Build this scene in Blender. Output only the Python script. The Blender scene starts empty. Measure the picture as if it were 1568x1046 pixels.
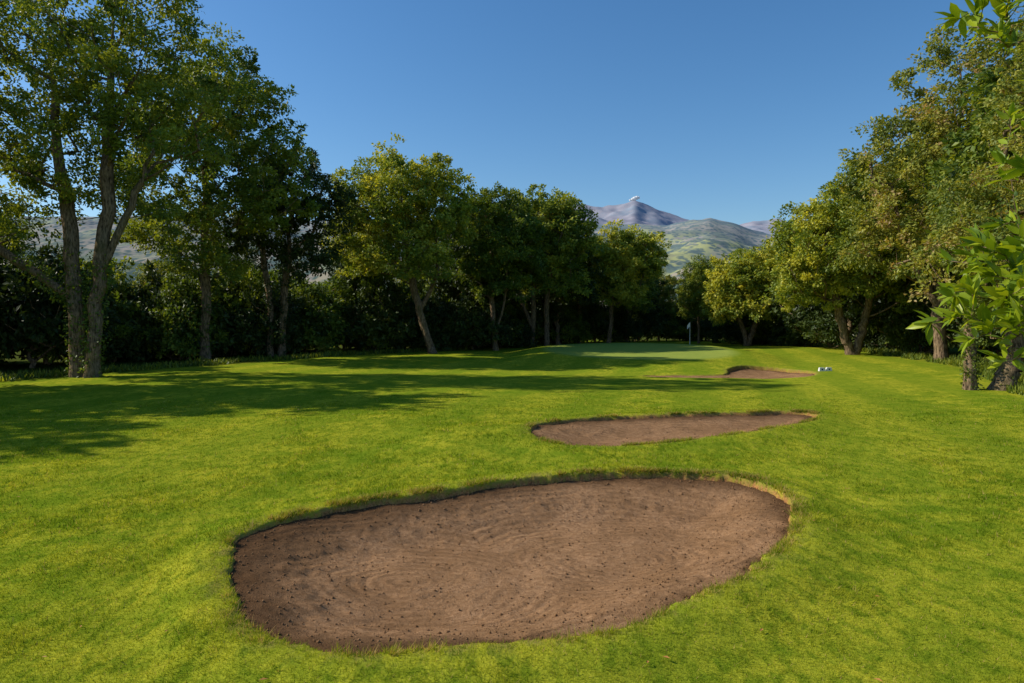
import bpy, math, time
import numpy as np
from mathutils import Vector, Matrix
T0=time.time()
S=bpy.context.scene
R=math.radians
# ---------------------------------------------------------------- helpers
def smooth(a,b,x):
    t=np.clip((x-a)/(b-a),0,1); return t*t*(3-2*t)
_rs=np.random.RandomState(7)
_tab=_rs.rand(256,256)
def vnoise(x,y):
    xi=np.floor(x).astype(int); yi=np.floor(y).astype(int)
    fx=x-xi; fy=y-yi; fx=fx*fx*(3-2*fx); fy=fy*fy*(3-2*fy)
    a=_tab[xi&255,yi&255]; b=_tab[(xi+1)&255,yi&255]; c=_tab[xi&255,(yi+1)&255]; d=_tab[(xi+1)&255,(yi+1)&255]
    return (a*(1-fx)+b*fx)*(1-fy)+(c*(1-fx)+d*fx)*fy-0.5
def fbm(x,y,o=4):
    s=0;a=1
    for i in range(o):
        s=s+a*vnoise(x*2**i+17.3*i,y*2**i+5.1*i); a*=0.5
    return s
def mesh_obj(name,verts,faces,mats,midx=None,smooth_sh=False,attrs=None,link=True):
    me=bpy.data.meshes.new(name)
    verts=np.asarray(verts,dtype=np.float32)
    me.vertices.add(len(verts)); me.vertices.foreach_set('co',verts.ravel())
    loops=np.concatenate([f.ravel() for f in faces]).astype(np.int32)
    tot=np.concatenate([np.full(len(f),f.shape[1],dtype=np.int32) for f in faces])
    st=np.concatenate([[0],np.cumsum(tot)[:-1]]).astype(np.int32)
    me.loops.add(len(loops)); me.loops.foreach_set('vertex_index',loops)
    me.polygons.add(len(tot)); me.polygons.foreach_set('loop_start',st)
    try: me.polygons.foreach_set('loop_total',tot)
    except Exception: pass
    for m in mats: me.materials.append(m)
    if midx is not None: me.polygons.foreach_set('material_index',np.asarray(midx,dtype=np.int32))
    me.polygons.foreach_set('use_smooth',np.full(len(tot),smooth_sh) if np.isscalar(smooth_sh) else smooth_sh)
    if attrs:
        for k,v in attrs.items():
            a=me.attributes.new(k,'FLOAT','POINT'); a.data.foreach_set('value',np.asarray(v,dtype=np.float32))
    me.update(calc_edges=True); me.validate()
    ob=bpy.data.objects.new(name,me)
    if link: S.collection.objects.link(ob)
    return ob
def catmull(P,n=5):
    P=np.array(P,float); out=[]
    N=len(P)
    for i in range(N):
        p0,p1,p2,p3=P[i-1],P[i],P[(i+1)%N],P[(i+2)%N]
        for k in range(n):
            t=k/n
            out.append(0.5*((2*p1)+(-p0+p2)*t+(2*p0-5*p1+4*p2-p3)*t*t+(-p0+3*p1-3*p2+p3)*t**3))
    return np.array(out)
def sdist(poly,x,y):
    sh=x.shape; x=x.ravel(); y=y.ravel()
    out=np.full(len(x),-50.0)
    mn=poly.min(0)-3; mx=poly.max(0)+3
    m=np.where((x>mn[0])&(x<mx[0])&(y>mn[1])&(y<mx[1]))[0]
    px=x[m];py=y[m]; best=np.full(len(m),1e9); ins=np.zeros(len(m),bool)
    N=len(poly)
    for i in range(N):
        a=poly[i];b=poly[(i+1)%N];d=b-a;L=max(d@d,1e-12)
        t=np.clip(((px-a[0])*d[0]+(py-a[1])*d[1])/L,0,1)
        q=(px-a[0]-t*d[0])**2+(py-a[1]-t*d[1])**2
        best=np.minimum(best,q)
        c=((a[1]>py)!=(b[1]>py))
        if abs(d[1])>1e-12:
            ins^= c&(px<a[0]+(py-a[1])/d[1]*d[0])
    r=np.sqrt(best); out[m]=np.where(ins,r,-r)
    return out.reshape(sh)
# ---------------------------------------------------------------- node helper
def newmat(name):
    m=bpy.data.materials.new(name); m.use_nodes=True; nt=m.node_tree; nt.nodes.clear()
    o=nt.nodes.new('ShaderNodeOutputMaterial')
    return m,nt,o
class NB:
    def __init__(s,nt): s.nt=nt
    def n(s,t,ins=None,**kw):
        nd=s.nt.nodes.new(t)
        for k,v in kw.items(): setattr(nd,k,v)
        if ins:
            for k,v in ins.items():
                sk=nd.inputs[k]
                if isinstance(v,bpy.types.NodeSocket): s.nt.links.new(v,sk)
                else: sk.default_value=v
        return nd
    def noise(s,vec,scale,detail=4,rough=.55,dist=0):
        return s.n('ShaderNodeTexNoise',{'Vector':vec,'Scale':scale,'Detail':detail,'Roughness':rough,'Distortion':dist}).outputs['Fac']
    def mp(s,v,a,b,c=0,d=1):
        return s.n('ShaderNodeMapRange',{'Value':v,'From Min':a,'From Max':b,'To Min':c,'To Max':d}).outputs[0]
    def mix(s,f,a,b,bt='MIX'):
        nd=s.n('ShaderNodeMix',data_type='RGBA',blend_type=bt)
        for i,v in ((0,f),(6,a),(7,b)):
            sk=nd.inputs[i]
            if isinstance(v,bpy.types.NodeSocket): s.nt.links.new(v,sk)
            else: sk.default_value=v if i==0 else (*v,1)
        return nd.outputs[2]
    def m(s,op,a,b=0.0,c=0.0):
        nd=s.n('ShaderNodeMath',operation=op)
        for i,v in enumerate((a,b,c)):
            if isinstance(v,bpy.types.NodeSocket): s.nt.links.new(v,nd.inputs[i])
            else: nd.inputs[i].default_value=v
        return nd.outputs[0]
    def attr(s,name): return s.n('ShaderNodeAttribute',attribute_name=name).outputs['Fac']
    def pos(s): return s.n('ShaderNodeNewGeometry').outputs['Position']
    def scaled(s,vec,sc): return s.n('ShaderNodeVectorMath',{0:vec,1:sc},operation='MULTIPLY').outputs[0]
    def link(s,a,b): s.nt.links.new(a,b)

def leaf_mat(name,dark,mid,lite,transl=.4,rough=.5,nscale=.35,gain=2.1,tip=None):
    dark,mid,lite=[tuple(c*gain for c in q) for q in (dark,mid,lite)]
    m,nt,o=newmat(name); b=NB(nt)
    t=b.attr('tint'); obr=b.n('ShaderNodeObjectInfo').outputs['Random']
    tc=b.n('ShaderNodeTexCoord').outputs['Object']
    nz=b.noise(tc,nscale,1)
    f=b.m('ADD',b.m('MULTIPLY',t,.6),b.m('ADD',b.m('MULTIPLY',nz,.8),b.m('MULTIPLY',obr,.2)))
    f=b.mp(f,.38,1.15)
    r=b.n('ShaderNodeValToRGB',{'Fac':f}); e=r.color_ramp.elements
    e[0].position=0;e[0].color=(*dark,1);e[1].position=.88 if tip else 1;e[1].color=(*lite,1)
    x=e.new(.5);x.color=(*mid,1)
    if tip: x=e.new(.97); x.color=(*tip,1)
    col=r.outputs[0]
    p=b.n('ShaderNodeBsdfPrincipled',{'Base Color':col,'Roughness':rough,'Specular IOR Level':.3})
    tcn=b.mix(1.0,col,(1.25,1.08,.4),'MULTIPLY')
    tr=b.n('ShaderNodeBsdfTranslucent',{'Color':tcn})
    mx=b.n('ShaderNodeMixShader',{0:transl}); b.link(p.outputs[0],mx.inputs[1]); b.link(tr.outputs[0],mx.inputs[2])
    b.link(mx.outputs[0],o.inputs[0])
    return m
def bark_mat():
    m,nt,o=newmat('bark'); b=NB(nt)
    tc=b.n('ShaderNodeTexCoord').outputs['Object']
    v=b.scaled(tc,(6,6,1.4))
    n1=b.noise(v,2.0,5,.65); n2=b.noise(tc,.8,2)
    c=b.mix(b.mp(n1,.35,.65),(.05,.035,.022),(.36,.25,.155))
    c=b.mix(b.mp(n2,.5,.7,0,.5),c,(.10,.095,.035))
    bu=b.n('ShaderNodeBump',{'Height':n1,'Strength':.9,'Distance':.08})
    p=b.n('ShaderNodeBsdfDiffuse',{'Color':c,'Normal':bu.outputs[0]})
    b.link(p.outputs[0],o.inputs[0]); return m
def simple_mat(name,col,rough=.6,spec=.3,nscale=8,var=.25):
    m,nt,o=newmat(name); b=NB(nt)
    tc=b.n('ShaderNodeTexCoord').outputs['Object']
    n=b.noise(tc,nscale,4)
    c=b.mix(b.mp(n,.3,.7),tuple(x*(1-var) for x in col),tuple(min(1,x*(1+var*.5)) for x in col))
    p=b.n('ShaderNodeBsdfPrincipled',{'Base Color':c,'Roughness':rough,'Specular IOR Level':spec})
    b.link(p.outputs[0],o.inputs[0]); return m
BARK=bark_mat()
LEAF=leaf_mat('leaf_green',(.018,.034,.007),(.060,.094,.012),(.17,.19,.022),gain=2.0)
LEAF_Y=leaf_mat('leaf_yellowgreen',(.026,.046,.009),(.095,.130,.015),(.34,.32,.045),gain=2.15)
LEAF_D=leaf_mat('leaf_dark',(.014,.027,.008),(.030,.052,.012),(.08,.11,.02),transl=.25,gain=1.35)
LEAF_O=leaf_mat('leaf_olive',(.026,.043,.010),(.090,.118,.019),(.22,.21,.035),gain=2.0,tip=(.42,.30,.13))
LEAF_N=leaf_mat('leaf_near',(.07,.13,.010),(.17,.25,.014),(.32,.37,.022),transl=.45,rough=.35,gain=1.3)

# ---------------------------------------------------------------- terrain
_b1=np.array([(-3.63,8.83),(-3.18,7.65),(-2.7,6.82),(-2.25,6.46),(-1.7,6.27),(-1.1,6.22),(-.39,6.33),(.28,6.42),(.86,6.6),(1.46,7.04),(2.12,7.5),(2.82,8.04),(3.52,8.83),(4.22,10.11),(4.59,11.4),(4.36,12.44),(3.28,12.9),(1.81,12.95),(.19,12.44),(-.94,11.74),(-1.96,11.12),(-2.86,10.52),(-3.41,9.8),(-3.63,9.28)])
_b1=_b1*(1-.055*(1-smooth(6.8,9.5,_b1[:,1])))[:,None]
B1=catmull(_b1)
B2=catmull([(.47,17.6),(.82,18.66),(1.8,19.6),(3.45,20.5),(5.52,20.9),(7.42,21.2),(8.76,21.5),(9.32,20.9),(8.65,19.6),(6.97,18.2),(5.2,16.9),(3.88,16.1),(2.37,15.5),(1.32,15.6),(.72,16.2)])
B3=catmull([(12.4,39.4),(13.2,41.5),(15,43.4),(17,43),(17.8,40.4),(16.2,37.0),(13.5,35.6),(11.5,36.0),(9.5,36.6),(7.8,37.2),(7.3,38.0),(8,38.7),(9.5,38.7),(11.2,38.6)])
BUNK=[(B1,.36,.04,.12),(B2,.26,.04,.10),(B3,.14,.02,.2)]
def wob(x,y):
    return .08*fbm(x*1.7+3,y*1.7,3)+.07*fbm(x*6+3,y*6,3)
def base(x,y):
    z=.35*fbm(x*.045+9,y*.045+2,2)*smooth(8,40,np.abs(y))+.05*fbm(x*.25,y*.25,2)
    e=((x-10.5)/9.5)**2+((y-59)/17)**2
    z=z+.55*(1-smooth(.55,1.5,e))
    z=z+.18*np.exp(-(((x+1.2)/1.5)**2+((y-17)/2.0)**2))
    z=z+.25*smooth(14,26,x)*smooth(12,25,y)*(1-smooth(45,70,y))
    z=z-32*smooth(120,480,y)-18*smooth(60,260,-x)-12*smooth(70,260,x)
    return z
def rims(x,y,sds):
    z=0
    for k,sd in enumerate(sds):
        a=(.12,.12,.03)[k]; w=(.5,.7,1.2)[k]
        z=z+a*np.exp(-((-sd-.25)/w)**2)*(sd<=0)+a*np.exp(-(.25/w)**2)*(sd>0)
    return z
def sand_drop(k,sd,y):
    P,dep,f,bk=BUNK[k]; y0,y1=P[:,1].min(),P[:,1].max()
    back=smooth(.25,.9,(y-y0)/(y1-y0))
    return f+(bk-f)*back+dep*smooth(0,1.7,sd)
def allsd(x,y):
    w=wob(x,y)
    return [sdist(B[0],x,y)+w for B in BUNK]
def ground(x,y,sds=None):
    x=np.asarray(x,float);y=np.asarray(y,float)
    if sds is None: sds=allsd(x,y)
    z=base(x,y)+rims(x,y,sds)
    for k,sd in enumerate(sds):
        z=np.where(sd>0, z-(sand_drop(k,sd,y)+.15)*smooth(0,.10 if k==0 else .16,sd), z)
    return z
def grow(a,step,limit,f=1.12):
    out=[];p=a;s=step
    while abs(p)<limit:
        s*=f; p+= s; out.append(p)
    return out
xs=np.concatenate([sorted([-v for v in grow(4.6,.06,7000)]),np.arange(-4.6,5.6,.045),np.arange(5.6,18.5,.11),grow(18.5,.11,7000)])
ys=np.concatenate([sorted([-v for v in grow(-5,.1,400,1.25)]),np.arange(5,14,.045),np.arange(14,22.5,.08),np.arange(22.5,45,.16),grow(45,.16,700,1.06)])
X,Y=np.meshgrid(xs,ys)
SD=allsd(X,Y); Z=ground(X,Y,SD)
nx,ny=len(xs),len(ys)
I=np.arange(nx*ny).reshape(ny,nx)
F=np.stack([I[:-1,:-1],I[:-1,1:],I[1:,1:],I[1:,:-1]],-1).reshape(-1,4)
soil=np.max([smooth(.0,.04,SD[0]),smooth(-.03,.06,SD[1]),smooth(-.05,.12,SD[2])],0)
rim=np.max([np.exp(-(np.minimum(s,0)/.22)**2) for s in SD],0)
greenm=1-smooth(.55,.75,((X-10.5)/9.5)**2+((Y-59)/17)**2)
XL=([-50,0,20,34,42,60,75,95,120],[-40,-34,-29,-26,-22,-12,-1,6,10]); XR=([-50,0,20,27,40,56,75,95,120],[26,22,19,20,27,31,33,30,24])
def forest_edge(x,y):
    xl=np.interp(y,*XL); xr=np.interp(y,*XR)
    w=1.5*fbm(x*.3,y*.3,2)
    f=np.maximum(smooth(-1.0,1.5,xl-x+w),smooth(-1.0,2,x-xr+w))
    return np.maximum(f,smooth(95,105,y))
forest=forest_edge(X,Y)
def turf_color(b,P,g,det=4):
    n_big=b.noise(P,.15,2); n_mid=b.noise(P,1.1,det,.68); n_s=b.noise(b.scaled(P,(1,.5,1)),6,det-1,.65)
    q=lambda *c: tuple(v*g for v in c)
    c=b.mix(b.mp(n_mid,.38,.62),q(.180,.250,.014),q(.44,.425,.032))
    c=b.mix(b.mp(n_big,.38,.6,0,.5),c,q(.44,.415,.034))
    c=b.mix(b.mp(n_s,.46,.64,0,.75),c,q(.120,.190,.010))
    xy=b.n('ShaderNodeSeparateXYZ',{0:P})
    s=b.m('SINE',b.m('ADD',b.m('MULTIPLY',xy.outputs[0],1.7),b.m('ADD',b.m('MULTIPLY',xy.outputs[1],-.45),b.m('MULTIPLY',n_big,3.0))))
    fy=b.mp(xy.outputs[1],8,22,.12,.5)
    c=b.mix(b.m('MULTIPLY',b.mp(s,-.4,.4,0,1),fy),c,q(.14,.225,.014))
    return c,n_s,n_mid
m,nt,o=newmat('turf'); b=NB(nt); P=b.pos()
c,n_s,n_mid=turf_color(b,P,1.0)
n_fine=b.noise(P,30,3,.7)
c=b.mix(b.mp(n_fine,.35,.7,0,.5),c,(.08,.13,.006))
c=b.mix(b.m('MULTIPLY',b.attr('greenm'),.75),c,b.mix(n_mid,(.25,.32,.07),(.32,.37,.08)))
c=b.mix(b.m('MULTIPLY',b.attr('rim'),b.mp(n_s,.40,.62,0,.7)),c,(.34,.25,.07))
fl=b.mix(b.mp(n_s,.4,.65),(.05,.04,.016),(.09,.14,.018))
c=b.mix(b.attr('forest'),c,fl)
sc=b.mix(b.mp(n_fine,.35,.65),(.12,.055,.022),(.48,.22,.09))
c=b.mix(b.attr('soil'),c,sc)
bu=b.n('ShaderNodeBump',{'Height':n_fine,'Strength':.5,'Distance':.03})
p=b.n('ShaderNodeBsdfDiffuse',{'Color':c,'Normal':bu.outputs[0]})
b.link(p.outputs[0],o.inputs[0]); TURF=m
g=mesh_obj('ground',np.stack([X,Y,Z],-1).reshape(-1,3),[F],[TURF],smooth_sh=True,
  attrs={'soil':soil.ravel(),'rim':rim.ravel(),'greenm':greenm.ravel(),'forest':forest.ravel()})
# ---------------------------------------------------------------- bunkers
def sand_mat(name,cx,cy,rx,ry,f1=125.,f2=31.):
    m,nt,o=newmat(name); b=NB(nt); P=b.pos()
    nz=b.n('ShaderNodeTexNoise',{'Vector':P,'Scale':.45,'Detail':1}).outputs['Color']
    def rad(cx,cy,rx,ry):
        q=b.n('ShaderNodeVectorMath',{0:P,1:(-cx,-cy,0)},operation='ADD').outputs[0]
        q=b.scaled(q,(1/rx,1/ry,0))
        q2=b.n('ShaderNodeVectorMath',{0:q,1:b.scaled(nz,(.22,.22,0))},operation='ADD').outputs[0]
        return b.n('ShaderNodeVectorMath',{0:q2},operation='LENGTH').outputs['Value']
    # the rake was pulled around two centres
    la=rad(cx-.42*rx,cy-.1*ry,rx*.75,ry*.9); lb=rad(cx+.36*rx,cy+.25*ry,rx*.75,ry*.9)
    ln=b.m('MINIMUM',la,lb)
    jit=b.m('MULTIPLY',b.noise(P,6,3),3.2)
    rk=b.m('SINE',b.m('ADD',b.m('MULTIPLY',ln,f1*.75),jit))
    rk2=b.m('SINE',b.m('ADD',b.m('MULTIPLY',ln,f2*.75),jit))
    fade=b.mp(b.noise(P,1.3,4,.65),.40,.60,.05,.95)
    n1=b.noise(P,16,5,.75); n2=b.noise(P,60,3,.75); n3=b.noise(P,.9,3,.6,.6)
    c=b.mix(b.mp(n1,.3,.7),(.245,.128,.060),(.555,.325,.172))
    c=b.mix(b.mp(n3,.35,.62,.5,0),c,(.25,.135,.062))
    c=b.mix(b.m('MULTIPLY',fade,b.mp(rk,-1,1,0,.36)),c,(.15,.078,.036))
    c=b.mix(b.m('MULTIPLY',fade,b.mp(rk2,-.2,.8,0,.22)),c,(.17,.09,.040))
    c=b.mix(b.mp(b.attr('edge'),0,1,0,.82),c,(.075,.040,.020))  # rim darkening, strongest back and left: damp soil plus shading painted into the colour
    c=b.mix(b.mp(n2,.55,.70,0,.6),c,(.08,.045,.024))
    h=b.m('ADD',b.m('MULTIPLY',n1,1.1),b.m('ADD',b.m('MULTIPLY',n2,.9),b.m('MULTIPLY',b.m('MULTIPLY',rk,fade),.32)))
    bu=b.n('ShaderNodeBump',{'Height':h,'Strength':.85,'Distance':.035})
    p=b.n('ShaderNodeBsdfDiffuse',{'Color':c,'Normal':bu.outputs[0]})
    b.link(p.outputs[0],o.inputs[0]); return m
octv=np.array([(1,0,0),(0,1,0),(-1,0,0),(0,-1,0),(0,0,1),(0,0,-1)],float)
octf=np.array([(0,1,4),(1,2,4),(2,3,4),(3,0,4),(1,0,5),(2,1,5),(3,2,5),(0,3,5)])
rs=np.random.RandomState(3)
for k,(res,par,ncl) in enumerate([(.035,(.5,9.0,3.6,2.6),8000),(.07,(4.5,18.6,4.,1.8,70.,16.),1200),(.12,(14,40,4,3,40.,9.),200)]):
    Pp=BUNK[k][0]; mn=Pp.min(0)-.3; mx=Pp.max(0)+.3
    gx=np.arange(mn[0],mx[0],res); gy=np.arange(mn[1],mx[1],res)
    GX,GY=np.meshgrid(gx,gy); sd=sdist(Pp,GX,GY)+wob(GX,GY)
    def sz(x,y,sd):
        return base(x,y)+rims(x,y,[s if i==k else np.full_like(x,-50.) for i,s in enumerate([sd]*3)])*1.0-sand_drop(k,np.maximum(sd,0),y)+.04*fbm(x*1.5,y*1.5,3)+.016*fbm(x*8,y*8,3)
    GZ=sz(GX,GY,sd); II=np.arange(GX.size).reshape(GX.shape)
    FF=np.stack([II[:-1,:-1],II[:-1,1:],II[1:,1:],II[1:,:-1]],-1).reshape(-1,4)
    keep=(sd.ravel()[FF].max(1)>-.06); FF=FF[keep]
    used=np.unique(FF); rem=np.full(GX.size,-1); rem[used]=np.arange(len(used)); FF=rem[FF]
    V=np.stack([GX,GY,GZ],-1).reshape(-1,3)[used]; sdu=sd.ravel()[used]
    V[:,2]-=.05*(sdu<-.02)
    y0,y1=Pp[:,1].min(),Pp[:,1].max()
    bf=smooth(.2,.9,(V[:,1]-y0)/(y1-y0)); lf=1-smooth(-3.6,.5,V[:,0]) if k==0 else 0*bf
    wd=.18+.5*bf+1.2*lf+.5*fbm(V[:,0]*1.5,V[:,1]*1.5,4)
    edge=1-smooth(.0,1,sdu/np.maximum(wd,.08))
    cx=rs.uniform(mn[0],mx[0],ncl*2); cy=rs.uniform(mn[1],mx[1],ncl*2); cs=sdist(Pp,cx,cy)+wob(cx,cy)
    mk=(cs>.03)&(rs.rand(len(cx))<.35+.65*np.exp(-cs/.5)); cx,cy,cs=cx[mk],cy[mk],cs[mk]
    cz=sz(cx,cy,cs); r=(.006+.014*rs.rand(len(cx))**4)*(1,1.4,2)[k]
    CV=(octv[None]*r[:,None,None]*rs.uniform(.6,1.3,(len(cx),6,1)))+np.stack([cx,cy,cz+r*.3],-1)[:,None]
    CF=(octf[None]+(np.arange(len(cx))*6)[:,None,None]+len(V)).reshape(-1,3)
    cedge=np.repeat(rs.uniform(.0,.6,len(cx)),6)
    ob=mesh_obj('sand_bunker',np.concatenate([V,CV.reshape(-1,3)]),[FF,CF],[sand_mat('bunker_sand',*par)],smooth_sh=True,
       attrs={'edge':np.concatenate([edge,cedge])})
# ---------------------------------------------------------------- grass blades
def blades(name,x,y,h,w,tint,mat,lean=.5,sds=None,z=None):
    n=len(x)
    if z is None: z=ground(x,y)
    a=rs.uniform(0,2*np.pi,n); ca,sa=np.cos(a),np.sin(a)
    la=a+np.pi/2+rs.normal(0,.5,n); ll=h*lean*rs.rand(n)
    v=np.empty((n,3,3))
    v[:,0]=np.stack([x-ca*w/2,y-sa*w/2,z-.004],-1); v[:,1]=np.stack([x+ca*w/2,y+sa*w/2,z-.004],-1)
    v[:,2]=np.stack([x+np.cos(la)*ll,y+np.sin(la)*ll,z+h],-1)
    return mesh_obj(name,v.reshape(-1,3),[np.arange(n*3).reshape(n,3)],[mat],attrs={'tint':np.repeat(tint,3)})
m,nt,o=newmat('grass_blade'); b=NB(nt); P=b.pos()
t=b.attr('tint')
c,_,_=turf_color(b,P,1.22,3)
c=b.mix(b.mp(t,0,1,0,.65),c,(.085,.16,.006))
c=b.mix(b.mp(t,1.5,2,0,1),c,(.55,.38,.14))
d=b.n('ShaderNodeBsdfDiffuse',{'Color':c})
tr=b.n('ShaderNodeBsdfTranslucent',{'Color':b.mix(1.0,c,(1.1,1.05,.5),'MULTIPLY')})
mx_=b.n('ShaderNodeMixShader',{0:.45}); b.link(d.outputs[0],mx_.inputs[1]); b.link(tr.outputs[0],mx_.inputs[2])
b.link(mx_.outputs[0],o.inputs[0]); BLADE=m
N=460000
yy=3.5*(32/3.5)**rs.rand(N); xx=rs.uniform(-1,1,N)*(.82*yy+.5)
sds=allsd(xx,yy); k=np.max(sds,0)<.015; xx,yy=xx[k],yy[k]
near=-np.max(allsd(xx,yy),0)
fr=np.exp(-near/.12)*smooth(6.5,10,yy)
hh=(.014+.020*rs.rand(len(xx)))*(1+1.1*smooth(-.1,.4,fbm(xx*1.1,yy*1.1,3)))*(1+1.5*fr*rs.rand(len(xx)))
ww=np.maximum(.0055,.00105*yy)*rs.uniform(.7,1.3,len(xx))
hh=hh*np.where(yy>20,(1-smooth(20,32,yy))*.9+.1,1)
tint=rs.rand(len(xx))**1.3
tint=np.where(rs.rand(len(xx))<.03+.25*np.exp(-near/.12)*(fbm(xx*1.6,yy*1.6,2)>-.05),2,tint)
blades('grass',xx,yy,hh,ww,tint,BLADE,1.8)
tx=[];ty=[]
for Pp,n in ((B1,3400),(B2,1500)):
    i=rs.randint(0,len(Pp),n); f=rs.rand(n)[:,None]; q=Pp[i]*(1-f)+Pp[(i+1)%len(Pp)]*f
    kk=(fbm(q[:,0]*2.1,q[:,1]*2.1,2)>.0)&((q[:,1]>8.3)|(rs.rand(n)<.2))
    q=q[kk]; cen=Pp.mean(0); dv=q-cen; dv/=np.linalg.norm(dv,axis=1)[:,None]
    q=q+dv*rs.uniform(-.04,.14,len(q))[:,None]
    q=np.repeat(q,9,0)+rs.normal(0,.025,(len(q)*9,2)); tx.append(q[:,0]);ty.append(q[:,1])
wq=np.concatenate([rs.normal((3.45,12.85),(.28,.06),(900,2)),rs.normal((2.6,12.98),(.3,.05),(450,2)),rs.normal((4.6,11.6),(.06,.5),(600,2)),rs.normal((4.3,10.3),(.06,.4),(300,2))])
tx.append(wq[:,0]);ty.append(wq[:,1])
tx=np.concatenate(tx);ty=np.concatenate(ty)
sd=np.max(allsd(tx,ty),0); k=sd<.03; tx,ty=tx[k],ty[k]
hh=rs.uniform(.03,.095,len(tx)); ww=np.maximum(.007,.0009*ty)
blades('rough_grass',tx,ty,hh,ww,np.where(rs.rand(len(tx))<.38,2,rs.rand(len(tx))),BLADE,1.7)
n=26000; yy=rs.uniform(18,95,n); side=rs.rand(n)<.5
xl=np.interp(yy,*XL); xr=np.interp(yy,*XR)
xx=np.where(side,xl-np.abs(rs.normal(0,1.6,n))+.6,xr+np.abs(rs.normal(0,1.6,n))-.3)
kk=fbm(xx*.8,yy*.8,2)>-.1; xx,yy=xx[kk],yy[kk]
blades('undergrowth',xx,yy,rs.uniform(.1,.45,len(xx)),rs.uniform(.05,.13,len(xx)),rs.rand(len(xx)),LEAF,1.3)
fx=rs.uniform(-1,1,70); fy=4+rs.rand(70)*22; fx=fx*fy*.8; fx[:4]=[1.15,3.9,3.0,-2.]; fy[:4]=[5.7,7.2,5.5,5.4]
kk=np.max(allsd(fx,fy),0)<0; fx,fy=fx[kk],fy[kk]; n=len(fx); fz=ground(fx,fy)+.03
q=np.array([(-1,0,0),(0,-.45,.2),(1,0,.05),(0,.45,.25)]); a=rs.uniform(0,6.28,n); s_=rs.uniform(.02,.04,n)
vx=q[None,:,0]*np.cos(a)[:,None]-q[None,:,1]*np.sin(a)[:,None]; vy=q[None,:,0]*np.sin(a)[:,None]+q[None,:,1]*np.cos(a)[:,None]
V=np.stack([vx*s_[:,None]+fx[:,None],vy*s_[:,None]+fy[:,None],q[None,:,2]*s_[:,None]+fz[:,None]],-1).reshape(-1,3)
mesh_obj('fallen_leaves',V,[np.arange(n*4).reshape(n,4)],[simple_mat('dry_leaf',(.45,.20,.05))])
print('ground',time.time()-T0)
# ---------------------------------------------------------------- trees
def tube_mesh(nodes,par,rad,sides=6):
    nodes=np.array(nodes);par=np.array(par);rad=np.array(rad)
    c=np.where(par>=0)[0]; a=nodes[par[c]]; bb=nodes[c]; d=bb-a; L=np.linalg.norm(d,axis=1)[:,None]; d=d/np.maximum(L,1e-6)
    ref=np.where(np.abs(d[:,2:3])>.9,np.array([[1.,0,0]]),np.array([[0,0,1.]]))
    u=np.cross(d,ref); u/=np.linalg.norm(u,axis=1)[:,None]; v=np.cross(d,u)
    th=np.arange(sides)/sides*2*np.pi
    ring=np.cos(th)[None,:,None]*u[:,None]+np.sin(th)[None,:,None]*v[:,None]
    ra=np.minimum(rad[par[c]],rad[c]*1.35)[:,None,None]; rb=rad[c][:,None,None]
    A=(a-d*0.3*ra[:,0])[:,None]+ring*ra; Bv=bb[:,None]+ring*rb
    n=len(c); V=np.concatenate([A,Bv],1).reshape(-1,3)
    i=np.arange(sides);j=(i+1)%sides
    f=np.stack([i,j,j+sides,i+sides],-1)
    F=(f[None]+(np.arange(n)*2*sides)[:,None,None]).reshape(-1,4)
    return V,F
def leaves_at(r,C,Rr,npc,size,aspect=.6,flat=.75,droop=.2):
    n=len(C); K=5
    sd0=r.normal(size=(n,K,3)); sd0/=np.linalg.norm(sd0,axis=2)[...,None]
    sub=C[:,None]+sd0*(Rr[:,None,None]*r.uniform(.45,1.0,(n,K,1)))*np.array([1,1,flat])
    idx=np.repeat(np.arange(n*K),max(1,npc//K)); M=len(idx); sub=sub.reshape(-1,3); sr=np.repeat(Rr,K)*.48
    d=r.normal(size=(M,3)); d/=np.linalg.norm(d,axis=1)[:,None]
    rad=r.rand(M)**.5
    off=d*rad[:,None]*sr[idx][:,None]; off[:,2]*=flat
    p=sub[idx]+off
    do=p-C[idx//K]; do/=np.linalg.norm(do,axis=1)[:,None]+1e-6
    ax=do+r.normal(0,.6,(M,3)); ax[:,2]-=droop; ax/=np.linalg.norm(ax,axis=1)[:,None]
    nm=r.normal(0,.5,(M,3))+do*.6; nm[:,2]+=.5
    sd_=np.cross(ax,nm); sd_/=np.linalg.norm(sd_,axis=1)[:,None]+1e-9
    up=np.cross(sd_,ax)
    s=size*r.uniform(.65,1.35,M)[:,None]
    v=np.empty((M,4,3)); v[:,0]=p; v[:,2]=p+ax*s
    v[:,1]=p+ax*s*.45+sd_*s*aspect*.5+up*s*.1; v[:,3]=p+ax*s*.45-sd_*s*aspect*.5+up*s*.1
    ct=r.rand(n*K)
    t=np.clip(ct[idx]*.5+r.rand(M)*.4+.1*rad,0,1)
    return v.reshape(-1,3),np.arange(M*4).reshape(M,4),np.repeat(t,4)
def sample_clumps(r,lobes,n,mind):
    L=np.array(lobes,float); A=(L[:,3]*L[:,4]+L[:,3]*L[:,5]+L[:,4]*L[:,5]); A/=A.sum()
    out=[];tries=0
    while len(out)<n and tries<n*25:
        tries+=1
        l=L[r.choice(len(L),p=A)]; d=r.normal(size=3); d/=np.linalg.norm(d)
        if d[2]<-.55: continue
        q=l[:3]+d*l[3:6]*(r.uniform(.35,1.0)**.6)*(1.12 if r.rand()<.15 else 1)
        if out and np.min(np.sum((np.array(out)-q)**2,1))<mind**2: continue
        out.append(q)
    return np.array(out)
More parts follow.
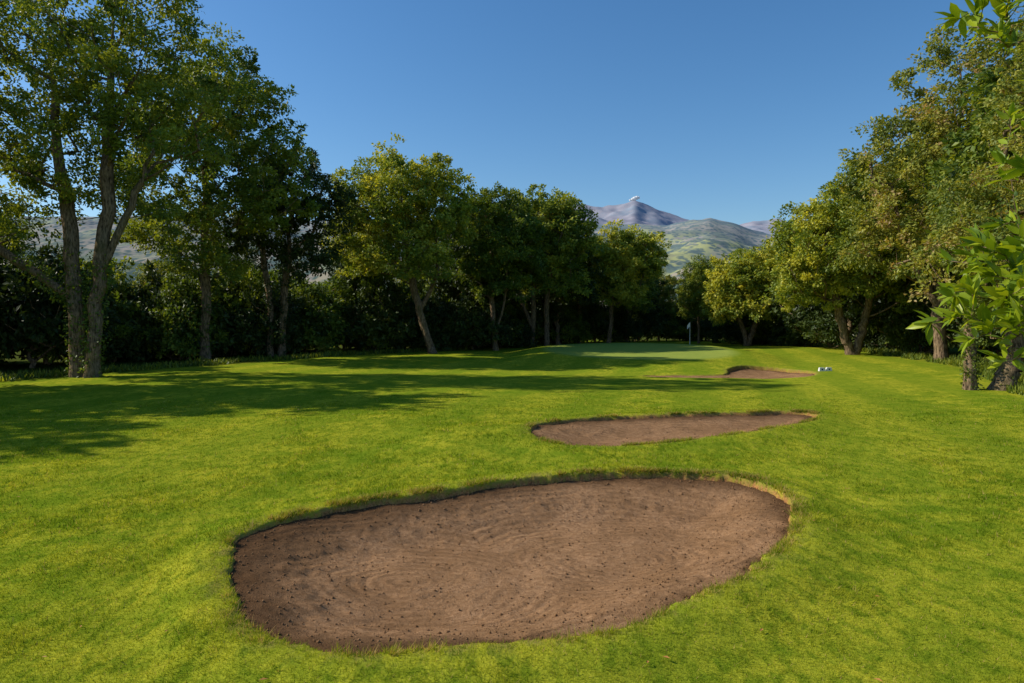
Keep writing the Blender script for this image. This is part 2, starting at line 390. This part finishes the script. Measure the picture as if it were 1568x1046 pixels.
def build_tree(name,seed,trunks,lobes,nc=120,npc=320,cr=1.1,ls=.2,leafmat=None,r0=.3,mind=.8,ivy=0,link=True,extra=None,flat=.75,tip=.018):
    r=np.random.RandomState(seed)
    C=sample_clumps(r,lobes,nc,mind)
    if extra is not None: C=np.concatenate([C,np.array(extra,float)])
    nodes=[];par=[]
    for T in trunks:
        T=np.array(T,float); last=-1
        for i in range(len(T)-1):
            for k in range(5):
                t=k/5; q=T[i]*(1-t)+T[i+1]*t
                if i+k>0: q=q+r.normal(0,.06,3)*(1,1,0)
                nodes.append(q);par.append(last);last=len(nodes)-1
        nodes.append(T[-1]);par.append(last)
    N0=len(nodes); arr=np.array(nodes); hmin=min(l[2]-l[5] for l in lobes)
    dd=[np.min(np.linalg.norm(arr-c,axis=1)) for c in C]
    for ci in np.argsort(dd):
        c=C[ci]; arr=np.array(nodes); df=c-arr; dist=np.linalg.norm(df,axis=1); hor=np.linalg.norm(df[:,:2],axis=1)
        cost=dist+2*np.maximum(0,arr[:,2]-c[2]+.35*hor)+3*np.maximum(0,(hmin*.55)-arr[:,2])
        j=int(np.argmin(cost)); a=arr[j]; n=max(2,int(dist[j]/.9))
        mid=(a+c)/2+np.array([0,0,-.08*hor[j]])+r.normal(0,.09*dist[j],3)
        last=j
        for k in range(1,n+1):
            t=k/n; q=(1-t)**2*a+2*t*(1-t)*mid+t*t*c
            nodes.append(q);par.append(last);last=len(nodes)-1
    par=np.array(par); w=np.zeros(len(nodes)); ch=np.bincount(par[par>=0],minlength=len(nodes))
    w[ch==0]=tip**2.3
    for i in range(len(nodes)-1,-1,-1):
        if par[i]>=0: w[par[i]]+=w[i]
    rad=w**(1/2.3); mxr=max(rad[0],1e-3)
    A=np.array(nodes)
    rad=rad*np.where(rad>tip*1.5,1+(r0/mxr-1)*np.clip(rad/mxr,0,1),1)
    z0=A[:,2]; rad=rad*(1+.55*np.exp(-np.maximum(z0,0)/.35))
    TV,TF=tube_mesh(nodes,par,rad,7)
    LV,LF,LT=leaves_at(r,C,cr*r.uniform(.65,1.25,len(C)),npc,ls,flat=flat)
    parts=[LV];fs=[LF];tt=[LT];off=len(LV)
    if ivy>0:
        bi=[i for i in range(N0) if A[i,2]<ivy]
        ic=np.repeat(A[bi],6,0)+r.normal(0,.06,(len(bi)*6,3))
        IV,IF,IT=leaves_at(r,ic,np.full(len(ic),r0*1.5),26,ls*.7,aspect=.8,flat=1.1)
        parts.append(IV);fs.append(IF+off);tt.append(IT*.5);off+=len(IV)
    V=np.concatenate(parts+[TV]); nl=sum(len(f) for f in fs)
    Fq=np.concatenate(fs+[TF+off]); mi=np.concatenate([np.zeros(nl),np.ones(len(TF))])
    return mesh_obj(name,V,[Fq],[leafmat or LEAF,BARK],midx=mi,smooth_sh=np.concatenate([np.zeros(nl,bool),np.ones(len(TF),bool)]),
        attrs={'tint':np.concatenate(tt+[np.zeros(len(TV))])},link=link)
def place(ob,x,y,rot=0,s=1,dz=-.1):
    ob.location=(x,y,float(ground(np.array([x]),np.array([y]))[0])+dz); ob.rotation_euler=(0,0,rot)
    ob.scale=(s,s,s) if np.isscalar(s) else s
    return ob
t=build_tree('chestnut_tree',11,[[(0,0,0),(-.1,0,4),(-.6,.3,8),(-1.3,.5,13),(-1.5,.5,18)],[(.95,-.4,0),(1.2,-.2,5),(1.7,0,10),(1.9,0,15),(2.2,0,19)],[(-.1,0,4.3),(-3.5,0,6.5),(-7,0,9)],[(1.2,-.2,5.2),(2.6,0,8.5),(4.2,0,12)]],
  [(-2.5,0,16,5.5,5,5.5),(3,0,17.5,4.8,4.5,5),(-5.5,0,11,4,4,3.2),(4.6,-.5,13,3.0,3.6,3.2),(0,0,12.5,4.5,4,3.5),(-5,1,17,4,4,5),(5.2,0,16,3,3,3),(-5,.5,8.2,3,3,1.6),(1,1,9.6,3.5,2.5,1.6)],nc=275,npc=230,cr=1.1,ls=.21,r0=.38,mind=.95,ivy=6.5,leafmat=LEAF)
place(t,-23.2,36.5)
t=build_tree('oak_tree',12,[[(0,0,0),(.1,0,6),(.3,0,12),(.2,0,17),(.2,0,20)]],
  [(-.6,0,18,4,4,4),(3.2,0,16.5,3.8,3.6,4),(-2.5,0,14,3.6,3.6,4),(4.8,0,13,3,3,3),(-1.5,0,9.5,4,4,2.5),(1.5,0,20,2.6,2.6,3),(2.5,0,11,3,3,2.5),(0,0,7,2.6,2.6,1.4)],nc=235,npc=240,cr=1.15,ls=.25,r0=.36,mind=1.0,ivy=5,leafmat=LEAF)
place(t,-22.5,50)
t=build_tree('ivy_covered_tree',13,[[(0,0,0),(.3,0,5),(.8,0,10),(1.2,0,14)],[(-.8,0,0),(-.9,0,5),(-1.6,0,11)]],
  [(1,0,13,3,3,3.4),(3.2,0,11.5,2.6,2.4,2.2),(-1.8,0,9.8,2.4,2.5,3),(2,0,8,2.4,2.4,2)],nc=115,npc=240,cr=1.0,ls=.25,r0=.3,mind=.9,ivy=11,leafmat=LEAF_D)
place(t,-18.6,55)
t=build_tree('chestnut_tree',14,[[(0,0,0),(-.9,0,3),(-1.9,0,7),(-2.6,0,11),(-2.8,0,15)],[(-1.2,0,3.6),(.5,.3,7.5),(.3,.3,12)]],
  [(-3.2,0,13.2,5.4,5,5.0),(-5.6,0,10.2,3.6,4,4.4),(.6,0,12.5,3.0,4,4.6),(-2.5,-1,8.5,4.4,4,2.8)],nc=240,npc=260,cr=1.15,ls=.27,r0=.34,mind=1.0,leafmat=LEAF_Y)
place(t,-7.2,62)
t=build_tree('oak_tree',15,[[(0,0,0),(-.3,0,4),(-.5,0,9),(-.2,0,14)],[(.0,0,1.5),(.9,0,5),(1.3,0,10)]],
  [(-.2,0,12.5,3.2,3.5,3.6),(1.2,0,10.5,3.2,3.5,3.6),(-1.6,0,8.5,2.6,3,3),(.5,0,6.5,2.6,3,2)],nc=140,npc=240,cr=1.15,ls=.28,r0=.26,mind=1,leafmat=LEAF)
place(t,-1.6,68)
t=build_tree('oak_tree',16,[[(0,0,0),(.2,0,4),(0,0,9),(.3,0,14)],[(1.6,.3,0),(1.5,0,5),(2.4,0,11)],[(-.1,0,2.5),(-1.8,0,7),(-2.2,0,11)]],
  [(0,0,12.8,3.6,3.6,4),(3.4,0,12,3.6,3.6,4),(-2,0,10.5,3,3.2,3.6),(1.5,0,8.0,4.2,3.5,3)],nc=190,npc=240,cr=1.2,ls=.3,r0=.28,mind=1,leafmat=LEAF_Y)
place(t,2.2,74)
t=build_tree('chestnut_tree',17,[[(0,0,0),(.3,0,4),(.6,0,8),(.6,0,12)]],
  [(0,0,9.5,3.4,3.4,3.8),(3,0,10,3.4,3.4,3.6),(-2,0,8.5,2.6,2.8,3),(1,0,6.2,3,3,2)],nc=150,npc=240,cr=1.2,ls=.32,r0=.26,mind=1,leafmat=LEAF_Y)
place(t,11.6,82)
t=build_tree('chestnut_tree',18,[[(0,0,0),(-.5,0,1.2),(-1.1,0,3.2),(-1.8,0,6.5),(-2.3,0,10)],[(.25,0,0),(.7,0,1.3),(1.15,0,3.2),(1.6,0,7),(1.2,0,12)]],
  [(-2.8,0,9.0,3.4,3.6,4.6),(1.2,0,11.5,3.8,3.8,4.6),(4.0,0,8.5,2.8,3.2,3.6),(.2,.5,6.6,4,3.6,2.2),(-4,.5,5.8,2.2,2.6,2.2),(4.2,0,4.8,2,2.6,1.6)],nc=220,npc=260,cr=1.1,ls=.26,r0=.34,mind=.95,leafmat=LEAF_Y)
place(t,28.4,57)
t=build_tree('oak_tree',19,[[(0,0,0),(-.4,0,2),(-1.8,0,5)],[(.2,0,.3),(.9,0,2.5),(1.8,0,6)]],
  [(-1.5,0,6.3,3.4,3.4,3.4),(2.2,0,7.2,3.4,3.4,3.6),(0,-.5,4.6,4.4,3.5,2.2)],nc=150,npc=240,cr=1.2,ls=.3,r0=.28,mind=1,leafmat=LEAF_Y)
place(t,26.5,77)
t=build_tree('oak_tree',20,[[(0,0,0),(-.3,0,4),(-.6,0,9),(.5,0,14),(1.2,0,18)],[(-.3,0,4),(-2.6,0,8),(-3.6,0,12)],[(-.2,0,3.5),(3,0,8),(5,0,13)]],
  [(1.5,0,18,4.6,4.6,4.4),(-2.5,0,12.5,3.8,4,4.2),(5.5,0,14,4.6,4.6,5),(0,-1,8.0,5.5,4.6,4),(6,-1,8,4,4,4),(-4,0,8.0,2.6,3,2.8),(6,0,19.5,3.6,3.6,4),(3.5,-1,4.2,3.5,3,1.8)],nc=310,npc=240,cr=1.15,ls=.24,r0=.4,mind=1.0,leafmat=LEAF_O)
place(t,29.0,46)
t=build_tree('ivy_covered_tree',21,[[(0,0,0),(-.05,0,2.2),(.1,0,4),(.6,0,7)],[(1.1,-.3,0),(1.6,-.2,1.6),(2.1,0,4),(3,0,9)]],
  [(.8,0,6.2,2.4,3.0,3.0),(3.8,0,8,3.4,3.6,4),(2.4,-.4,3.9,3.0,2.4,1.3),(-.1,-.6,4.0,1.7,1.6,1.2),(5,0,12,3.4,3.4,4)],nc=240,npc=250,cr=.85,ls=.17,r0=.22,mind=.7,ivy=4.5,leafmat=LEAF_O)
place(t,19.2,28.5)
print('key trees',time.time()-T0)
var=[]
vspec=[(31,LEAF,[(0,0,12.5,3.6,3.6,4),(2,.5,10,3.4,3.4,3.4),(-2.2,-.4,9.5,3.2,3.4,3.6),(0,0,7,4,4,3)]),
 (32,LEAF_O,[(0,0,11.5,4,4,3.6),(3,0,9,3,3.2,3.2),(-2.6,1,9,3.4,3,3.4),(0,-1,6.5,4.4,4,3)]),
 (33,LEAF_D,[(0,0,12,3.2,3.2,5),(1.6,1,8,3.2,3.2,3.6),(-1.8,-1,7.5,3,3.2,3.4)]),
 (34,LEAF_Y,[(0,0,10.5,4.2,4.2,4),(2,1,8,3.4,3.4,3),(-2.4,-1,8,3.2,3.2,3)])]
for s_,mt,lb in vspec:
    var.append(build_tree('v',s_,[[(0,0,0),(.2,0,3),(-.2,.1,7),(0,0,11)]],lb,nc=125,npc=170,cr=1.25,ls=.34,r0=.26,mind=1.1,leafmat=mt,link=False))
shr=[]
for s_,mt,lb in [(41,LEAF_D,[(0,0,2.2,3,2.6,2.2),(1.8,.4,1.6,2.2,2.2,1.7),(-2,-.3,2.6,2,2,2.2)]),(42,LEAF_D,[(0,0,1.7,2.8,2.4,1.8),(-1.8,.2,1.2,1.8,1.8,1.3)]),(43,LEAF,[(0,0,2.6,2.6,2.4,3),(1.6,0,1.6,2.2,2.2,2)])]:
    shr.append(build_tree('s',s_,[[(0,0,0),(.1,0,.8),(0,0,1.6)]],lb,nc=60,npc=150,cr=.9,ls=.26,r0=.1,mind=.65,leafmat=mt,link=False))
def inst(proto,name,x,y,rot,s,dz=-.15):
    ob=bpy.data.objects.new(name,proto.data); S.collection.objects.link(ob); return place(ob,x,y,rot,s,dz)
rb=np.random.RandomState(5)
bt=[(-34,44,0,.62),(-30,60,1,.55),(-26,66,2,.55),(-15.5,68,2,.72),(-4.5,72,2,.95),(-10,78,0,.72),(5.5,80,2,1.0),(8.2,84,3,.92),(7,90,0,.9),(15.5,92,0,.82),(18,97,2,.75),(21.5,100,1,.7),(27.5,99,2,.7),
 (23.5,86,0,.62),(30,84,3,.85),(33,76,3,1.0),(36,70,0,1.05),(32.5,66,3,.95),(36.5,60,0,1.1),(40,66,2,1.2),(38,53,3,1.2),(43,56,0,1.3),(35,45,0,1.25),(40,46,2,1.35),(34,38,1,1.2),(27.5,34,0,1.05),(33,31,3,1.1),(30,26,0,1.1),(-31,29,0,1.15),(-36,21,1,1.15),(-2,86,0,.8)]
names=['oak_tree','oak_tree','holm_oak_tree','chestnut_tree']
for x,y,v,s_ in bt:
    inst(var[v],names[v],x,y,rb.uniform(0,6.28),(s_,s_,s_*rb.uniform(.93,1.07)))
def hedge(pts,n,spread,smin,smax):
    pts=np.array(pts,float)
    for i in range(n):
        t=(i+rb.rand())/n*(len(pts)-1); j=int(t); q=pts[j]*(1-(t-j))+pts[min(j+1,len(pts)-1)]*(t-j)
        q=q+rb.normal(0,spread,2); s_=rb.uniform(smin,smax)
        inst(shr[rb.randint(3)],'shrub',q[0],q[1],rb.uniform(0,6.28),(s_,s_,s_*rb.uniform(.9,1.3)))
hedge([(-40,38),(-30,44),(-26,52),(-21,59),(-14,65),(-8,69),(-2,73)],28,1.0,.9,1.4)
hedge([(-40,46),(-30,54),(-24,62),(-16,70),(-8,75),(0,80),(6,86)],16,1.2,1.0,1.55)
hedge([(-4,72),(3,80),(9,88),(14,95),(22,99),(30,97)],20,.9,.8,1.2)
hedge([(28,92),(31,80),(34,68),(37,58),(37,48),(34,38),(28,32),(27,24)],22,1.0,.8,1.4)
print('woods',time.time()-T0)
# ---------------------------------------------------------------- laurel-like tree standing just right of the viewpoint
def near_tree():
    r=np.random.RandomState(77)
    tips=[]
    def cl(n,c,s):
        for i in range(n): tips.append(np.array(c)+r.normal(size=3)*np.array(s))
    cl(34,(3.24,4.5,3.12),(.11,.25,.20)); cl(20,(3.24,4.5,3.44),(.09,.25,.10)); cl(10,(3.02,4.5,3.08),(.06,.15,.14)); cl(12,(3.18,4.5,5.05),(.12,.2,.05)); cl(12,(3.40,4.5,4.1),(.05,.2,.2))
    cl(12,(3.42,4.5,4.95),(.12,.3,.12)); cl(10,(3.3,4.5,2.86),(.08,.2,.06)); cl(30,(3.8,4.6,3.4),(.25,.3,.35)); cl(20,(3.9,4.6,4.5),(.25,.3,.35))
    cl(60,(5.2,4.6,4.2),(.55,.7,.9))
    C=np.array(tips)
    nodes=[];par=[]
    for i,q in enumerate([(5.6,4.7,0),(5.55,4.7,.8),(5.5,4.65,1.6),(5.4,4.6,2.3),(5.4,4.6,3),(5.3,4.6,3.8),(5.3,4.6,4.6)]):
        nodes.append(np.array(q,float)); par.append(i-1)
    for ci in np.argsort([np.linalg.norm(c-np.array((5.4,4.6,3.5))) for c in C]):
        c=C[ci]; arr=np.array(nodes); dist=np.linalg.norm(arr-c,axis=1); cost=dist+1.5*np.maximum(0,arr[:,2]-c[2])+5*(arr[:,2]<1.2)
        j=int(np.argmin(cost)); a=arr[j]; mid=(a+c)/2+r.normal(0,.06*dist[j],3); n=max(2,int(dist[j]/.15)); last=j
        for k in range(1,n+1):
            t=k/n; nodes.append((1-t)**2*a+2*t*(1-t)*mid+t*t*c); par.append(last); last=len(nodes)-1
    par=np.array(par); w=np.zeros(len(nodes)); ch=np.bincount(par[par>=0],minlength=len(nodes)); w[ch==0]=.0022**2.2
    for i in range(len(nodes)-1,-1,-1):
        if par[i]>=0: w[par[i]]+=w[i]
    rad=w**(1/2.2); TV,TF=tube_mesh(nodes,par,rad,6)
    A=np.array(nodes); V=[];Fs=[];tt=[];o=0
    for i in range(7,len(nodes)):
        if rad[i]>.009: continue
        d=A[i]-A[par[i]]; L=np.linalg.norm(d); d/=L+1e-9
        nl=8 if ch[i]==0 else 2
        for k in range(nl):
            p=A[par[i]]+(A[i]-A[par[i]])*r.rand() if ch[i] else A[i]-d*r.rand()*.05
            ax=d*.6+r.normal(0,.55,3); ax[2]+=.35; ax/=np.linalg.norm(ax)
            nm=r.normal(0,.5,3); nm[2]+=.8; sdv=np.cross(ax,nm); sdv/=np.linalg.norm(sdv); up=np.cross(sdv,ax)
            s=r.uniform(.10,.17); w_=s*.17
            tt_=[0,.3,.65,1]; ww_=[.08,1,.85,0]
            mid=[p+ax*s*t_-up*s*.18*t_*t_ for t_ in tt_]
            v=mid+[mid[q]+sdv*w_*ww_[q]+up*w_*.35*ww_[q] for q in range(3)]+[mid[q]-sdv*w_*ww_[q]+up*w_*.35*ww_[q] for q in range(3)]
            V+=v; Fs+=[(o,o+1,o+5,o+4),(o+1,o+2,o+6,o+5),(o+1,o,o+7,o+8),(o+2,o+1,o+8,o+9)]
            V+=[(mid[3]+v[6])/2,(mid[3]+v[9])/2]
            Fs+=[(o+2,o+3,o+10,o+6),(o+3,o+2,o+9,o+11)]
            tt+= [r.rand()]*12; o+=12
    V=np.array(V); F=np.array(Fs)
    return mesh_obj('laurel_tree',np.concatenate([V,TV]),[np.concatenate([F,TF+len(V)])],[LEAF_N,BARK],midx=np.concatenate([np.zeros(len(F)),np.ones(len(TF))]),
      smooth_sh=True,attrs={'tint':np.concatenate([tt,np.zeros(len(TV))])})
near_tree()
# ---------------------------------------------------------------- hills and volcano
def heights(name,x0,x1,y0,y1,nx,ny,fn,mat,fan=False):
    xs=np.linspace(x0,x1,nx); ys=np.linspace(y0,y1,ny); X,Y=np.meshgrid(xs,ys); Z=fn(X,Y)
    I=np.arange(nx*ny).reshape(ny,nx); F=np.stack([I[:-1,:-1],I[:-1,1:],I[1:,1:],I[1:,:-1]],-1).reshape(-1,4)
    return mesh_obj(name,np.stack([X,Y,Z],-1).reshape(-1,3),[F],[mat],smooth_sh=True)
def hill_mat(name):
    m,nt,o=newmat(name); b=NB(nt); P=b.pos(); P2=b.scaled(P,(1,.5,1))
    n1=b.noise(P2,.005,4,.7); n2=b.noise(P2,.018,5,.75)
    vo=b.n('ShaderNodeTexVoronoi',{'Vector':P2,'Scale':.045}).outputs['Distance']
    fld=b.n('ShaderNodeTexVoronoi',{'Vector':P2,'Scale':.011}).outputs['Color']
    fv=b.n('ShaderNodeSeparateColor',{0:fld}).outputs[0]
    c=b.mix(b.mp(fv,.2,.8),(.17,.18,.06),(.36,.28,.16))
    c=b.mix(b.mp(b.noise(P2,.0025,2),.55,.60),c,(.38,.37,.07))
    c=b.mix(b.mp(n2,.52,.62),c,(.30,.23,.17))
    c=b.mix(b.m('MULTIPLY',b.mp(vo,.3,.5,1,0),b.mp(n2,.3,.45)),c,(.04,.065,.022))
    c=b.mix(b.mp(n1,.52,.57),c,b.mix(b.mp(b.noise(P2,.05,3),.4,.6),(.03,.055,.025),(.09,.12,.045)))
    xy=b.n('ShaderNodeSeparateXYZ',{0:P})
    c=b.mix(b.mp(xy.outputs[1],400,4000,.10,.50),c,(.25,.33,.43))  # aerial haze painted into the base colour, stronger with distance
    p=b.n('ShaderNodeBsdfDiffuse',{'Color':c})
    b.link(p.outputs[0],o.inputs[0]); return m
def hillf(X,Y):
    sx=X/Y*4000
    R_=np.interp(sx,[-6000,-3000,-2200,-1100,0,400,640,900,1040,1150,1290,1420,1500,1600,2500,6000],[560,600,605,575,560,560,560,552,588,602,574,528,510,520,520,500])
    t=np.clip((Y-450)/(4000-450),0,1.0)
    z=-50+(R_+50)*(t**1.15)
    z=z+ (fbm(X*.0035,Y*.0035,5)*60)*smooth(500,1600,Y)*(1-.8*smooth(2800,3900,Y))+fbm(X*.02,Y*.02,3)*8
    return z-(Y>4000)*(Y-4000)*.3
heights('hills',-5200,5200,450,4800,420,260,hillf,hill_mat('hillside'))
def volf(X,Y):
    sx=X/Y*14000
    xp=[-9000,-3000,0,900,1250,1400,1650,1850,2150,2350,2480,2560,2750,3100,3560,4100,4500,4900,5200,5440,5700,6300,9000]
    zp=[1500,1900,2150,2300,2420,2455,2395,2400,2430,2480,2530,2515,2420,2280,2130,1980,1990,2090,2100,2150,2060,1900,1400]
    pr=np.interp(sx,xp,zp)
    t=np.clip(1-np.abs(Y-14000)/7000,0,1)
    rg=np.abs(fbm(X*.0009,Y*.0009,5))
    return pr*t**.85-rg*900*(1-t)*1.0-rg*160*smooth(.0,.05,1-t)+fbm(X*.004,Y*.004,3)*40-70
m,nt,o=newmat('volcano_rock'); b=NB(nt); P=b.pos()
c=b.mix(b.mp(b.noise(P,.0012,5,.65),.4,.6),(.36,.26,.23),(.21,.22,.23))
c=b.mix(b.mp(b.noise(P,.003,5,.7),.45,.62),c,(.42,.31,.28))
c=b.mix(.55,c,(.26,.33,.45))  # bluish distance haze blended into the rock colour itself
p=b.n('ShaderNodeBsdfDiffuse',{'Color':c}); b.link(p.outputs[0],o.inputs[0])
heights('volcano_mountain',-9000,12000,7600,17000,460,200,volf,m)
import bmesh
bm=bmesh.new(); rr=np.random.RandomState(9)
for (dx,dz,s_) in [(0,0,42),(45,18,38),(85,22,26),(-45,-15,30),(-90,-30,20)]:
    g_=bmesh.ops.create_icosphere(bm,subdivisions=3,radius=s_,matrix=Matrix.Translation((dx,0,dz)))
    for v in g_['verts']: v.co+=Vector(rr.normal(0,s_*.05,3))
me=bpy.data.meshes.new('steam_cloud'); bm.to_mesh(me); bm.free()
m,nt,o=newmat('steam'); b=NB(nt)
d=b.n('ShaderNodeBsdfDiffuse',{'Color':(.9,.9,.9,1)}); tp=b.n('ShaderNodeBsdfTransparent'); mxs=b.n('ShaderNodeMixShader',{0:.2}); b.link(d.outputs[0],mxs.inputs[1]); b.link(tp.outputs[0],mxs.inputs[2]); b.link(mxs.outputs[0],o.inputs[0])
me.materials.append(m); so=bpy.data.objects.new('steam_cloud',me); S.collection.objects.link(so); so.location=(2490,13960,2465)
# ---------------------------------------------------------------- flagstick and markers
WHITE=simple_mat('white_paint',(.8,.8,.78),.4,.5,20,.08); RED=simple_mat('flag_cloth',(.75,.74,.72),.8,.1,6,.1); DARK=simple_mat('dark',(.03,.03,.03))
def zt(x,y): return float(ground(np.array([x]),np.array([y]))[0])
bm=bmesh.new()
gx_,gy_=17.2,66.; gz_=zt(gx_,gy_)
bmesh.ops.create_cone(bm,segments=10,radius1=.025,radius2=.018,depth=2.2,cap_ends=True,matrix=Matrix.Translation((0,0,1.1)))
me=bpy.data.meshes.new('pole'); bm.to_mesh(me); bm.free(); me.materials.append(WHITE)
root=bpy.data.objects.new('golf_flag',None); S.collection.objects.link(root); root.location=(gx_,gy_,gz_-.05)
po=bpy.data.objects.new('pole',me); S.collection.objects.link(po); po.parent=root
nxf,nzf=10,6; V=[];F=[]
for i in range(nxf+1):
    for j in range(nzf+1):
        u=i/nxf; V.append((.02-u*.28,.05*math.sin(u*7)*u,2.15-.38*j/nzf-.3*u*u))
for i in range(nxf):
    for j in range(nzf):
        a_=i*(nzf+1)+j; F.append((a_,a_+1,a_+nzf+2,a_+nzf+1))
fo=mesh_obj('flag',V,[np.array(F)],[RED],smooth_sh=True); fo.parent=root
for dx in (0,.42):
    bm=bmesh.new(); q=bmesh.ops.create_cube(bm,size=1)
    for v in q['verts']:
        v.co.x*=.34;v.co.y*=.2;v.co.z=(v.co.z+.5)*.22
        if v.co.z>.1: v.co.x*=.85; v.co.y*=.7
    bmesh.ops.bevel(bm,geom=bm.edges[:],offset=.02,segments=2)
    bmesh.ops.create_cone(bm,segments=12,radius1=.045,radius2=.045,depth=.02,cap_ends=True,matrix=Matrix.Translation((0,-.095,.11))@Matrix.Rotation(math.pi/2,4,'X'))
    me=bpy.data.meshes.new('tee_marker'); bm.to_mesh(me); bm.free(); me.materials.append(WHITE); me.materials.append(DARK)
    for p_ in me.polygons:
        if all(abs((me.vertices[v].co-Vector((0,-.095,.11))).length)<.06 for v in p_.vertices): p_.material_index=1
    ob=bpy.data.objects.new('tee_marker',me); S.collection.objects.link(ob); ob.location=(18.4+dx,40.5,zt(18.4+dx,40.5)-.01)
# ---------------------------------------------------------------- light
el=R(35); az=math.atan2(-.99,.14); tosun=Vector((math.sin(az)*math.cos(el),math.cos(az)*math.cos(el),math.sin(el)))
L=bpy.data.lights.new('sun','SUN'); L.energy=5; L.angle=R(.5); L.color=(1,.93,.78)
lo=bpy.data.objects.new('sun',L); S.collection.objects.link(lo); lo.rotation_euler=(-tosun).to_track_quat('-Z','Y').to_euler()
w=bpy.data.worlds.new('World'); S.world=w; w.use_nodes=True; nt=w.node_tree; nt.nodes.clear()
sk=nt.nodes.new('ShaderNodeTexSky'); sk.sky_type='NISHITA'; sk.sun_disc=False; sk.sun_elevation=el; sk.sun_rotation=az
sk.air_density=1.15; sk.dust_density=.6; sk.ozone_density=4.5; sk.altitude=300
hs=nt.nodes.new('ShaderNodeHueSaturation'); hs.inputs['Saturation'].default_value=1.2; hs.inputs['Value'].default_value=1.0
bg=nt.nodes.new('ShaderNodeBackground'); bg.inputs[1].default_value=.132; ow=nt.nodes.new('ShaderNodeOutputWorld')
nt.links.new(sk.outputs[0],hs.inputs['Color']); nt.links.new(hs.outputs[0],bg.inputs[0]); nt.links.new(bg.outputs[0],ow.inputs[0])
S.view_settings.view_transform='Standard'; S.view_settings.look='None'; S.view_settings.exposure=0
cam=bpy.data.cameras.new('camera'); cam.lens=24; cam.sensor_width=36; cam.clip_end=60000; cam.clip_start=.1
co=bpy.data.objects.new('camera',cam); S.collection.objects.link(co); co.location=(0,0,3.0); co.rotation_euler=(R(90-1.81),0,0); S.camera=co
print('done',time.time()-T0)
